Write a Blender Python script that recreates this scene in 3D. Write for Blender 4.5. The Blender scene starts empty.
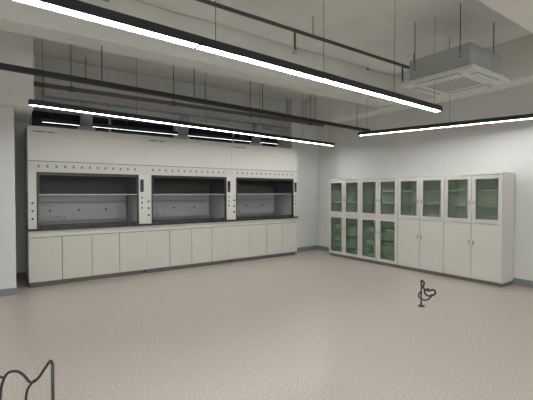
import bpy, bmesh, math, random
from mathutils import Vector, Matrix
random.seed(3)
S = bpy.context.scene
try:
    S.view_settings.view_transform = 'Standard'
    S.view_settings.look = 'None'
    S.view_settings.exposure = 0.68
except Exception: pass

# ---------------- materials ----------------
def new_mat(name):
    m = bpy.data.materials.new(name); m.use_nodes = True
    nt = m.node_tree; b = nt.nodes['Principled BSDF']
    return m, nt, b
def mat(name, col, rough=0.5, metal=0.0, var=0.0, scale=8.0, bump=0.0, spec=0.5):
    m, nt, b = new_mat(name)
    b.inputs['Base Color'].default_value = (*col, 1)
    b.inputs['Roughness'].default_value = rough
    b.inputs['Metallic'].default_value = metal
    b.inputs['Specular IOR Level'].default_value = spec
    if var or bump:
        tc = nt.nodes.new('ShaderNodeTexCoord')
        n = nt.nodes.new('ShaderNodeTexNoise'); n.inputs['Scale'].default_value = scale
        n.inputs['Detail'].default_value = 6
        nt.links.new(tc.outputs['Object'], n.inputs['Vector'])
        if var:
            r = nt.nodes.new('ShaderNodeValToRGB')
            r.color_ramp.elements[0].position = 0.3; r.color_ramp.elements[1].position = 0.7
            r.color_ramp.elements[0].color = (*[c*(1-var) for c in col], 1)
            r.color_ramp.elements[1].color = (*[min(1, c*(1+var)) for c in col], 1)
            nt.links.new(n.outputs['Fac'], r.inputs['Fac'])
            nt.links.new(r.outputs['Color'], b.inputs['Base Color'])
        if bump:
            bp = nt.nodes.new('ShaderNodeBump'); bp.inputs['Strength'].default_value = bump
            bp.inputs['Distance'].default_value = 0.01
            nt.links.new(n.outputs['Fac'], bp.inputs['Height'])
            nt.links.new(bp.outputs['Normal'], b.inputs['Normal'])
    return m
def glass(name, tint, refl=0.5, rough=0.02):
    m = bpy.data.materials.new(name); m.use_nodes = True
    nt = m.node_tree; nt.nodes.clear()
    o = nt.nodes.new('ShaderNodeOutputMaterial'); mx = nt.nodes.new('ShaderNodeMixShader')
    t = nt.nodes.new('ShaderNodeBsdfTransparent'); t.inputs[0].default_value = (*tint, 1)
    g = nt.nodes.new('ShaderNodeBsdfGlossy'); g.inputs['Roughness'].default_value = rough
    f = nt.nodes.new('ShaderNodeLayerWeight'); f.inputs['Blend'].default_value = refl
    nt.links.new(f.outputs['Fresnel'], mx.inputs[0]); nt.links.new(t.outputs[0], mx.inputs[1])
    nt.links.new(g.outputs[0], mx.inputs[2]); nt.links.new(mx.outputs[0], o.inputs[0])
    return m
def emit(name, col, st):
    m, nt, b = new_mat(name)
    b.inputs['Base Color'].default_value = (.9, .9, .9, 1)
    b.inputs['Emission Color'].default_value = (*col, 1)
    b.inputs['Emission Strength'].default_value = st
    return m

M_wall = mat('wall_paint', (.65, .65, .62), .6, var=.03, scale=2, bump=.05)
M_ceil = mat('ceiling_paint', (.80, .81, .78), .8, var=.06, scale=1.5, bump=.1)
M_beam = mat('beam_paint', (.78, .78, .74), .8, var=.05, scale=2, bump=.1)
M_base = mat('baseboard_grey', (.22, .23, .24), .5)
M_hood = mat('hood_white_steel', (.66, .64, .575), .38, var=.02, scale=3)
M_hood2 = mat('hood_door', (.61, .59, .52), .35, var=.02, scale=3)
M_liner = mat('hood_liner', (.46, .46, .45), .35)
M_liner2 = mat('hood_baffle', (.56, .56, .55), .3)
M_black = mat('black_epoxy', (.025, .025, .028), .3)
M_dark = mat('dark_plastic', (.03, .03, .035), .4)
M_toe_shaded = mat('toe_kick_shaded', (.17, .165, .155), .5)  # shadow along the foot of hoods and cabinets put into this dark grey
M_seam = mat('seam_dark', (.13, .13, .12), .6)
M_cab = mat('cabinet_steel', (.64, .63, .565), .4, var=.02, scale=3)
M_cabin = mat('cabinet_inside', (.88, .90, .84), .5)
M_shelf = mat('green_shelf', (.55, .68, .54), .4)
M_green = mat('green_tray', (.26, .50, .27), .4)
M_alu = mat('aluminium', (.6, .6, .6), .3, metal=.9)
M_galv = mat('galvanised', (.44, .46, .46), .5, metal=.3, var=.1, scale=6)
M_ac = mat('ac_white', (.74, .75, .72), .4)
M_acb = mat('ac_body', (.42, .44, .42), .5, var=.06)
M_grille = mat('ac_grille', (.30, .31, .31), .5)
M_lampblk = mat('lamp_black', (.02, .022, .025), .35)
M_pipe = mat('pipe_dark', (.07, .075, .075), .5)
M_pipered = mat('pipe_rust', (.13, .10, .085), .6)
M_led = emit('led_diffuser', (.96, .98, 1.0), 24)
M_led2 = emit('led_diffuser_dim', (.92, .97, 1.0), 4)
M_lcd = mat('display', (.02, .04, .06), .15)
M_knob = mat('knob_blue', (.05, .12, .3), .4)
M_sashg = glass('sash_glass', (.55, .57, .56), .12)
M_cabg = glass('cabinet_glass', (.95, .98, .95), .2)
M_winf = mat('window_frame', (.25, .26, .27), .4)
M_wing, _nt, _b = new_mat('night_window_glass')
_b.inputs['Base Color'].default_value = (.015, .018, .022, 1); _b.inputs['Roughness'].default_value = .05

# floor: fine speckled vinyl
M_floor, nt, b = new_mat('floor_speckled_vinyl')
tc = nt.nodes.new('ShaderNodeTexCoord')
n1 = nt.nodes.new('ShaderNodeTexNoise'); n1.inputs['Scale'].default_value = 80; n1.inputs['Detail'].default_value = 4
n2 = nt.nodes.new('ShaderNodeTexNoise'); n2.inputs['Scale'].default_value = .5; n2.inputs['Detail'].default_value = 2
r1 = nt.nodes.new('ShaderNodeValToRGB'); r2 = nt.nodes.new('ShaderNodeValToRGB')
r1.color_ramp.elements[0].position = .36; r1.color_ramp.elements[1].position = .64
r1.color_ramp.elements[0].color = (.36, .31, .262, 1); r1.color_ramp.elements[1].color = (.60, .53, .465, 1)
r2.color_ramp.elements[0].position = .2; r2.color_ramp.elements[1].position = .8
r2.color_ramp.elements[0].color = (.96, .96, .96, 1); r2.color_ramp.elements[1].color = (1, 1, 1, 1)
mx = nt.nodes.new('ShaderNodeMixRGB'); mx.blend_type = 'MULTIPLY'; mx.inputs[0].default_value = 1
for n in (n1, n2): nt.links.new(tc.outputs['Object'], n.inputs['Vector'])
nt.links.new(n1.outputs['Fac'], r1.inputs['Fac']); nt.links.new(n2.outputs['Fac'], r2.inputs['Fac'])
nt.links.new(r1.outputs['Color'], mx.inputs[1]); nt.links.new(r2.outputs['Color'], mx.inputs[2])
nt.links.new(mx.outputs[0], b.inputs['Base Color']); b.inputs['Roughness'].default_value = .29

# ---------------- builder ----------------
class B:
    def __init__(s): s.bm = bmesh.new(); s.mats = []
    def mi(s, m):
        if m not in s.mats: s.mats.append(m)
        return s.mats.index(m)
    def box(s, x0, x1, y0, y1, z0, z1, m):
        M = Matrix.Translation(((x0+x1)/2, (y0+y1)/2, (z0+z1)/2)) @ Matrix.Diagonal((abs(x1-x0), abs(y1-y0), abs(z1-z0), 1))
        r = bmesh.ops.create_cube(s.bm, size=1, matrix=M)
        i = s.mi(m)
        for f in {f for v in r['verts'] for f in v.link_faces}: f.material_index = i
    def cyl(s, p0, p1, r, m, seg=12, r2=None):
        p0 = Vector(p0); p1 = Vector(p1); d = p1-p0
        M = Matrix.Translation((p0+p1)/2) @ d.to_track_quat('Z', 'Y').to_matrix().to_4x4()
        rr = bmesh.ops.create_cone(s.bm, cap_ends=True, segments=seg, radius1=r, radius2=r if r2 is None else r2, depth=d.length, matrix=M)
        i = s.mi(m)
        for f in {f for v in rr['verts'] for f in v.link_faces}:
            f.material_index = i
            if len(f.verts) == 4: f.smooth = True
    def tube(s, pts, r, m, seg=8):
        P = [Vector(p) for p in pts]; Q = []
        for k in range(len(P)-1):
            a = P[max(k-1, 0)]; b_ = P[k]; c = P[k+1]; d = P[min(k+2, len(P)-1)]
            for t in [j/6 for j in range(6)]:
                Q.append(.5*((2*b_)+(-a+c)*t+(2*a-5*b_+4*c-d)*t*t+(-a+3*b_-3*c+d)*t**3))
        Q.append(P[-1]); i = s.mi(m); rings = []
        up = Vector((0.13, 0.27, 1)).normalized()
        for k, q in enumerate(Q):
            t = (Q[min(k+1, len(Q)-1)]-Q[max(k-1, 0)]).normalized()
            n = up - t*up.dot(t); n.normalize(); up = n; bn = t.cross(n)
            rings.append([s.bm.verts.new(q+r*(math.cos(2*math.pi*j/seg)*n+math.sin(2*math.pi*j/seg)*bn)) for j in range(seg)])
        for a, b_ in zip(rings[:-1], rings[1:]):
            for j in range(seg):
                f = s.bm.faces.new((a[j], a[(j+1) % seg], b_[(j+1) % seg], b_[j])); f.material_index = i; f.smooth = True
        for rg in (list(reversed(rings[0])), rings[-1]):
            f = s.bm.faces.new(rg); f.material_index = i
    def done(s, name, loc=(0, 0, 0), rotz=0, bevel=0):
        me = bpy.data.meshes.new(name); s.bm.to_mesh(me); s.bm.free()
        for m in s.mats: me.materials.append(m)
        o = bpy.data.objects.new(name, me); o.location = loc; o.rotation_euler = (0, 0, rotz)
        S.collection.objects.link(o)
        if bevel:
            md = o.modifiers.new('bevel', 'BEVEL'); md.width = bevel; md.segments = 2
            md.limit_method = 'ANGLE'; md.angle_limit = math.radians(50)
        return o
def simple(name, x0, x1, y0, y1, z0, z1, m, bevel=0):
    b = B(); b.box(x0, x1, y0, y1, z0, z1, m); return b.done(name, bevel=bevel)

# ---------------- room ----------------
XL, XR, YS, YN, H = -5.0, 6.62, -5.0, 7.55, 3.7
simple('floor', XL, XR, YS, YN, -.1, 0, M_floor)
simple('ceiling', XL-.15, XR+.15, YS-.15, YN+.15, H, H+.15, M_ceil)
simple('wall_north', XL, XR, YN, YN+.15, -.1, H, M_wall)
simple('wall_east', XR, XR+.15, YS-.15, YN+.15, -.1, H, M_wall)
simple('wall_west', XL-.15, XL, YS-.15, YN+.15, -.1, H, M_wall)
b = B()   # south wall, unseen; window opening added behind the camera for soft fill
b.box(XL, XR, YS-.15, YS, -.1, .8, M_wall); b.box(XL, XR, YS-.15, YS, 3.0, H, M_wall)
b.box(XL, -4.2, YS-.15, YS, .8, 3.0, M_wall); b.box(5.9, XR, YS-.15, YS, .8, 3.0, M_wall)
b.done('wall_south')
b = B()
for k in range(8):
    x = -4.2+10.1*k/7; b.box(max(x-.025, -4.2), min(x+.025, 5.9), YS-.1, YS-.04, .8, 3.0, M_winf)
b.box(-4.2, 5.9, YS-.1, YS-.04, .8, .86, M_winf); b.box(-4.2, 5.9, YS-.1, YS-.04, 2.94, 3.0, M_winf); b.box(-4.2, 5.9, YS-.1, YS-.04, 2.2, 2.24, M_winf)
b.done('fill_window')  # unseen frames of the added fill opening
pl = bpy.data.lights.new('fill_light', 'AREA'); pl.shape = 'RECTANGLE'; pl.size = 10.1; pl.size_y = 2.2  # portal guiding world light through the added opening as fill
pl.cycles.is_portal = True
po = bpy.data.objects.new('fill_portal', pl); po.location = (.85, YS-.2, 1.9); po.rotation_euler = (math.radians(90), 0, 0)
S.collection.objects.link(po)

simple('baseboard_east', XR-.012, XR, YS, 7.02, 0, .1, M_base)
simple('baseboard_north', .2, 5.75, YN-.012, YN, 0, .1, M_base)
# columns
b = B(); b.box(5.75, XR, 7.02, YN, 0, H, M_wall); b.box(5.74, XR-.012, 7.008, 7.02, 0, .1, M_base)
b.done('wall_pilaster')
b = B(); b.box(-.45, .186, 6.38, YN, 0, 2.64, M_wall); b.box(-.462, .198, 6.368, YN, 0, .1, M_base)
b.box(-.75, .415, 6.2, YN, 2.64, H, M_beam); b.done('concrete_column')
# beams
for k, (x0, x1, y0, y1, z0) in enumerate([
    (XL, XR, 1.15, 1.6, 3.1), (XL, XR, 4.5, 4.85, 3.15), (.415, 5.75, 7.22, YN, 3.0),
    (6.2, XR, YS, 7.02, 3.1), (XL, XR, -2.6, -2.2, 3.1)]):
    o = simple('ceiling_beam', x0, x1, y0, y1, z0, H, M_beam, .01)
# windows behind hoods (dark, night)
def window(name, x0, x1, z0, z1, n):
    b = B(); b.box(x0, x1, YN-.012, YN-.002, z0, z1, M_wing)
    b.box(x0, x1, YN-.03, YN-.001, z0-.04, z0, M_winf); b.box(x0, x1, YN-.03, YN-.001, z1, z1+.04, M_winf)
    for k in range(n+1):
        x = x0+(x1-x0)*k/n; b.box(x-.02, x+.02, YN-.03, YN-.001, z0, z1, M_winf)
    b.done(name)
window('window_1', .45, 3.0, 1.0, 2.85, 2); window('window_2', 3.15, 5.7, 1.0, 2.85, 2)

# ---------------- fume hoods ----------------
W = 1.76
def hood(x):
    b = B(); D = .82
    PL, PR = .11, .115
    b.box(.02, W-.02, .05, D-.02, 0, .075, M_toe_shaded)
    b.box(0.001, W-.001, .025, D, .075, .86, M_seam)
    b.box(0, .018, .0, D, .075, .861, M_hood); b.box(W-.018, W, .0, D, .075, .861, M_hood)
    b.box(.018, W-.018, .004, .03, .765, .86, M_hood)
    dw = (W-.02)/4
    for i in range(4):
        x0 = .01+i*dw+.004; x1 = .01+(i+1)*dw-.004
        b.box(x0, x1, -.004, .024, .08, .755, M_hood2)
    b.box(-.0, W, -.03, D, .862, .895, M_black)
    b.box(PL, W-PR, -.03, .06, .915, .93, M_black)
    for xx in (.15, W/2, W-.2): b.box(xx, xx+.02, -.0, .04, .895, .915, M_black)
    b.box(0, PL, 0, D, .895, 1.76, M_hood); b.box(W-PR, W, 0, D, .895, 1.76, M_hood)
    b.box(PL, PL+.01, .05, D-.1, .895, 1.9, M_liner); b.box(W-PR-.01, W-PR, .05, D-.1, .895, 1.9, M_liner)
    b.box(PL, W-PR, D-.05, D-.01, .895, 2.0, M_liner)
    b.box(PL+.03, W-PR-.03, D-.12, D-.105, .96, 1.27, M_liner2)
    b.box(PL+.03, W-PR-.03, D-.12, D-.105, 1.29, 1.62, M_liner2)
    b.box(PL+.03, W-PR-.03, D-.16, D-.10, 1.64, 1.66, M_liner2)
    b.box(PL, W-PR, .05, D-.02, 1.86, 1.88, M_liner)
    for xx in (.35, .8, 1.25): b.cyl((xx, D-.12, 1.14), (xx, D-.15, 1.14), .016, M_dark)
    for xx in (.45, .58): 
        b.cyl((xx, D-.11, 1.04), (xx, D-.22, 1.04), .008, M_alu); b.cyl((xx, D-.22, 1.045), (xx, D-.22, 1.0), .007, M_alu)
    # upper enclosure
    b.box(0, W, 0, .03, 1.76, 2.46, M_hood)
    b.box(0, .03, .03, D, 1.76, 2.43, M_hood); b.box(W-.03, W, .03, D, 1.76, 2.43, M_hood)
    b.box(.03, W-.03, D-.03, D, 1.76, 2.43, M_hood); b.box(0, W, 0.03, D, 2.43, 2.46, M_hood)
    b.box(.005, W-.005, -.006, 0, 1.935, 2.455, M_hood); b.box(.0, W, -.002, .0, 1.925, 1.935, M_seam)
    b.box(.005, W-.005, -.006, 0, 1.765, 1.925, M_hood2)
    for i in range(13):
        xx = .14+i*(W-.32)/12
        b.box(xx-.016, xx+.016, -.009, -.005, 1.83, 1.875, M_grille)
        b.box(xx-.006, xx+.006, -.011, -.008, 1.84, 1.865, M_seam)
    b.box(.07, .24, -.008, -.005, 2.37, 2.385, M_knob); b.box(.26, .36, -.008, -.005, 2.37, 2.385, M_seam)
    # black frame around opening
    b.box(PL, PL+.02, -.006, .05, .895, 1.76, M_black); b.box(W-PR-.02, W-PR, -.006, .05, .895, 1.76, M_black)
    b.box(PL, W-PR, -.006, .05, 1.715, 1.762, M_black)
    # sash: frame, glass, handle bar
    b.box(PL+.02, W-PR-.02, .022, .026, 1.42, 1.715, M_sashg)
    b.box(PL+.02, W-PR-.02, .016, .032, 1.408, 1.424, M_galv)
    b.box(PL+.02, PL+.045, .012, .036, 1.42, 1.715, M_dark); b.box(W-PR-.045, W-PR-.02, .012, .036, 1.42, 1.715, M_dark)
    # controls on right post
    b.box(W-.09, W-.03, -.012, 0, 1.46, 1.68, M_dark); b.box(W-.082, W-.038, -.014, -.011, 1.57, 1.66, M_lcd)
    for z in (1.36, 1.27, 1.18):
        b.box(W-.088, W-.032, -.008, 0, z-.035, z+.035, M_ac)
        b.box(W-.075, W-.045, -.011, -.007, z-.02, z+.02, M_seam)
    for z in (1.05, 1.17, 1.29):
        b.cyl((.055, 0, z), (.055, -.03, z), .016, M_knob if z > 1.1 else M_dark)
    b.cyl((W/2, D/2, 2.46), (W/2, D/2, 2.56), .14, M_galv, 24)
    b.done('fume_hood', (x, 6.67, 0), bevel=.0025)
for i in range(3): hood(.355+i*W)

# exhaust duct above the hoods
b = B()
b.box(.6, 5.6, 6.86, 7.08, 2.98, 3.3, M_galv)
for x in (1.6, 2.8, 4.0, 5.2): b.box(x-.02, x+.02, 6.845, 7.095, 2.965, 3.315, M_galv)
for i in range(3):
    xx = .355+i*W+W/2; b.cyl((xx, 6.97, 2.98), (xx, 7.08, 2.565), .10, M_galv, 20)
for x in (1.2, 3.4, 5.5): b.cyl((x, 6.9, 3.3), (x, 6.9, H), .006, M_pipe, 6)
b.done('exhaust_duct')

# ---------------- storage cabinets ----------------
def cabinet(y, lower_glass):
    b = B(); w = .915; D = .41; Ht = 1.76; t = .02
    b.box(.01, w-.01, .03, D-.01, 0, .06, M_toe_shaded)
    b.box(0, t, .022, D, .06, Ht-.03, M_cab); b.box(w-t, w, .022, D, .06, Ht-.03, M_cab)
    b.box(0, w, .0, D, Ht-.03, Ht, M_cab); b.box(t, w-t, .022, D, .06, .10, M_cab)
    b.box(t, w-t, D-.02, D, .1, Ht-.03, M_cabin)
    b.box(t, t+.004, .03, D-.02, .1, Ht-.03, M_cabin); b.box(w-t-.004, w-t, .03, D-.02, .1, Ht-.03, M_cabin)
    b.box(t, w-t, .022, D-.02, .93, .985, M_cab)
    b.box(w/2-.01, w/2+.01, .022, .05, .1, Ht-.03, M_cab)
    for z in (1.22, 1.47): 
        b.box(t+.004, w-t-.004, .10, D-.02, z, z+.018, M_shelf)
    if lower_glass:
        for z in (.36, .63): b.box(t+.004, w-t-.004, .10, D-.02, z, z+.018, M_shelf)
        for z in (.105, .38, .65): b.box(.06, w-.06, .13, D-.05, z, z+.07, M_green)
    for k in (0, 1):
        x0 = k*w/2+.003; x1 = (k+1)*w/2-.003
        for (z0, z1, g) in ((.965, Ht-.035, True), (.065, .945, lower_glass)):
            if g:
                s = .06
                b.box(x0, x0+s, 0, .02, z0, z1, M_cab); b.box(x1-s, x1, 0, .02, z0, z1, M_cab)
                b.box(x0+s, x1-s, 0, .02, z0, z0+s, M_cab); b.box(x0+s, x1-s, 0, .02, z1-s, z1, M_cab)
                q = .012
                b.box(x0+s, x0+s+q, -.002, .018, z0+s, z1-s, M_seam); b.box(x1-s-q, x1-s, -.002, .018, z0+s, z1-s, M_seam)
                b.box(x0+s, x1-s, -.002, .018, z0+s, z0+s+q, M_seam); b.box(x0+s, x1-s, -.002, .018, z1-s-q, z1-s, M_seam)
                b.box(x0+s+q, x1-s-q, .008, .012, z0+s+q, z1-s-q, M_cabg)
            else:
                b.box(x0, x1, 0, .02, z0, z1, M_cab)
            hx = x1-.031 if k == 0 else x0+.031
            hz = z0+.32 if z0 > .5 else z1-.3
            b.box(hx-.008, hx+.008, -.012, 0, hz-.03, hz+.03, M_grille)
    b.done('storage_cabinet', (6.2, y, 0), rotz=-math.pi/2, bevel=.002)
for i in range(4): cabinet(2.54+.917*(i+1), i >= 2)

# ---------------- linear pendant lights ----------------
def lamp(x0, y0, x1, y1, z, w=.085, seglen=1.2, h=.06, led=None):
    led = led or M_led
    L = math.hypot(x1-x0, y1-y0); b = B()
    n = max(1, round(L/seglen)); sl = L/n
    for i in range(n):
        a = i*sl; e = a+sl
        b.box(a, e, -w/2, w/2, z+.012, z+h, M_lampblk)
        b.box(a, e, -w/2, -w/2+.006, z-.004, z+.012, M_lampblk); b.box(a, e, w/2-.006, w/2, z-.004, z+.012, M_lampblk)
        b.box(a+.012, e-.012, -w/2+.006, w/2-.006, z-.001, z+.012, led)
        b.box(a, a+.012, -w/2+.006, w/2-.006, z, z+.012, M_lampblk); b.box(e-.012, e, -w/2+.006, w/2-.006, z, z+.012, M_lampblk)
        for q in (a+.15,):
            b.cyl((q, 0, z+h), (q, 0, H), .0025, M_pipe, 6); b.cyl((q, 0, H-.03), (q, 0, H), .03, M_lampblk, 12)
    b.cyl((L-.12, 0, z+h), (L-.12, 0, H), .0025, M_pipe, 6)
    b.done('linear_pendant_light', (x0, y0, 0), rotz=math.atan2(y1-y0, x1-x0))
lamp(-2.31, 2.32, 4.66, 2.68, 2.5, w=.09)
lamp(.30, 5.31, 6.14, 6.02, 2.5, w=.075)
lamp(5.42, 4.66, 6.2, 2.0, 2.5, w=.075)
lamp(-4.4, -1.0, 5.2, -1.0, 2.5)
lamp(-4.4, -3.8, 5.2, -3.8, 2.5)
lamp(-4.5, 5.2, -1.0, 5.2, 2.5)
lamp(.6, 7.36, 5.6, 7.36, 2.64, w=.05, led=M_led2)

# ---------------- black cable track ----------------
b = B(); L = 9.2
b.box(0, L, -.025, .025, 2.69, 2.73, M_pipe); b.box(0, L, -.028, -.022, 2.685, 2.74, M_lampblk); b.box(0, L, .022, .028, 2.685, 2.74, M_lampblk)
for i in range(8): b.cyl((.4+i*1.2, 0, 2.73), (.4+i*1.2, 0, H), .006, M_pipe, 6)
b.done('cable_tray', (-3.0, 4.40, 0), rotz=math.atan2(5.06-4.62, 6.23))

# ---------------- sprinkler pipes ----------------
b = B()
b.cyl((-4, 3.6, 3.45), (6.1, 3.6, 3.45), .022, M_pipe); 
for x in (-2.2, .8, 3.0, 5.2):
    b.cyl((x, 3.6, 3.45), (x, 3.6, 3.2), .012, M_pipe, 8); b.cyl((x, 3.6, 3.2), (x, 3.6, 3.17), .03, M_alu, 12)
    b.cyl((x+.3, 3.6, 3.45), (x+.3, 3.6, H), .006, M_pipe, 6)
b.done('sprinkler_pipe')
b = B()
b.cyl((.42, 6.3, 3.0), (6.1, 6.3, 3.0), .035, M_pipered)
for x in (.9, 2.5, 4.1, 5.7): b.cyl((x, 6.3, 3.0), (x, 6.3, H), .006, M_pipe, 6); b.cyl((x-.03, 6.3, 3.0), (x+.03, 6.3, 3.0), .045, M_pipe)
b.done('water_pipe')

# ---------------- ceiling cassette AC ----------------
b = B(); a = .475
b.box(-.40, .40, -.40, .40, .05, .34, M_acb)
b.box(-a, a, -a, a, 0, .05, M_ac)
b.box(-.27, .27, -.27, .27, -.006, 0, M_ac)
for i in range(11): b.box(-.25, .25, -.245+i*.047, -.225+i*.047, -.012, -.006, M_grille)
for sx in (-1, 1):
    b.box(sx*.40-.045, sx*.40+.045, -.29, .29, -.004, .0, M_grille); b.box(-.29, .29, sx*.40-.045, sx*.40+.045, -.004, 0, M_grille)
    b.box(sx*.40-.03, sx*.40+.03, -.28, .28, -.01, -.004, M_ac); b.box(-.28, .28, sx*.40-.03, sx*.40+.03, -.01, -.004, M_ac)
    for sy in (-1, 1):
        b.box(sx*.42-.03, sx*.42+.03, sy*.3-.03, sy*.3+.03, .2, .22, M_galv)
        b.cyl((sx*.43, sy*.3, .18), (sx*.43, sy*.3, H-2.88), .006, M_pipe, 6)
b.cyl((.40, .1, .22), (1.25, .1, .22), .03, M_pipe); b.cyl((.40, -.05, .2), (1.25, -.05, .2), .02, M_ac)
b.done('ceiling_cassette_air_conditioner', (4.93, 2.63, 2.88), bevel=.004)

# ---------------- floor cable stubs ----------------
def stub(x, y, kind):
    b = B()
    b.cyl((0, 0, 0), (0, 0, .012), .04, M_dark, 16)
    b.cyl((0, 0, 0), (.0, 0, .30), .011, M_pipe, 10)
    if kind == 0:
        b.tube([(0, 0, .28), (.0, 0, .33), (.03, -.02, .30), (.02, -.01, .24), (.07, -.05, .20), (.13, -.09, .21), (.15, -.10, .16), (.10, -.06, .13), (.05, -.03, .15), (.04, -.02, .20), (.09, -.05, .22)], .012, M_dark)
        b.tube([(0, 0, .20), (-.03, .02, .13), (.03, -.02, .08), (.09, -.06, .10), (.11, -.08, .16)], .010, M_dark)
    else:
        b.tube([(0, 0, .27), (-.01, .005, .32), (-.04, .03, .27), (-.08, .06, .20), (-.12, .09, .17), (-.16, .12, .22), (-.20, .15, .245), (-.25, .18, .23), (-.28, .20, .15), (-.29, .205, .05)], .009, M_dark)
        b.tube([(-.10, .07, .19), (-.14, .10, .12), (-.15, .11, .02)], .008, M_dark)
        b.tube([(-.26, .185, .20), (-.31, .22, .21), (-.37, .26, .17), (-.43, .30, .10)], .008, M_dark)
    b.done('floor_power_cable', (x, y, 0))
stub(4.363, 2.722, 0); stub(.28, 2.87, 1)

# ---------------- world / camera ----------------
w = bpy.data.worlds.new('World'); S.world = w; w.use_nodes = True
w.node_tree.nodes['Background'].inputs[0].default_value = (.92, .96, 1.0, 1)
w.node_tree.nodes['Background'].inputs[1].default_value = 1.5
c = bpy.data.cameras.new('camera'); co = bpy.data.objects.new('camera', c); S.collection.objects.link(co)
co.location = (0, 0, 1.45); co.rotation_euler = (math.radians(90-1.15), 0, math.radians(-35.5))
c.sensor_width = 36; c.lens = 375/533*36; c.clip_start = .05
S.camera = co
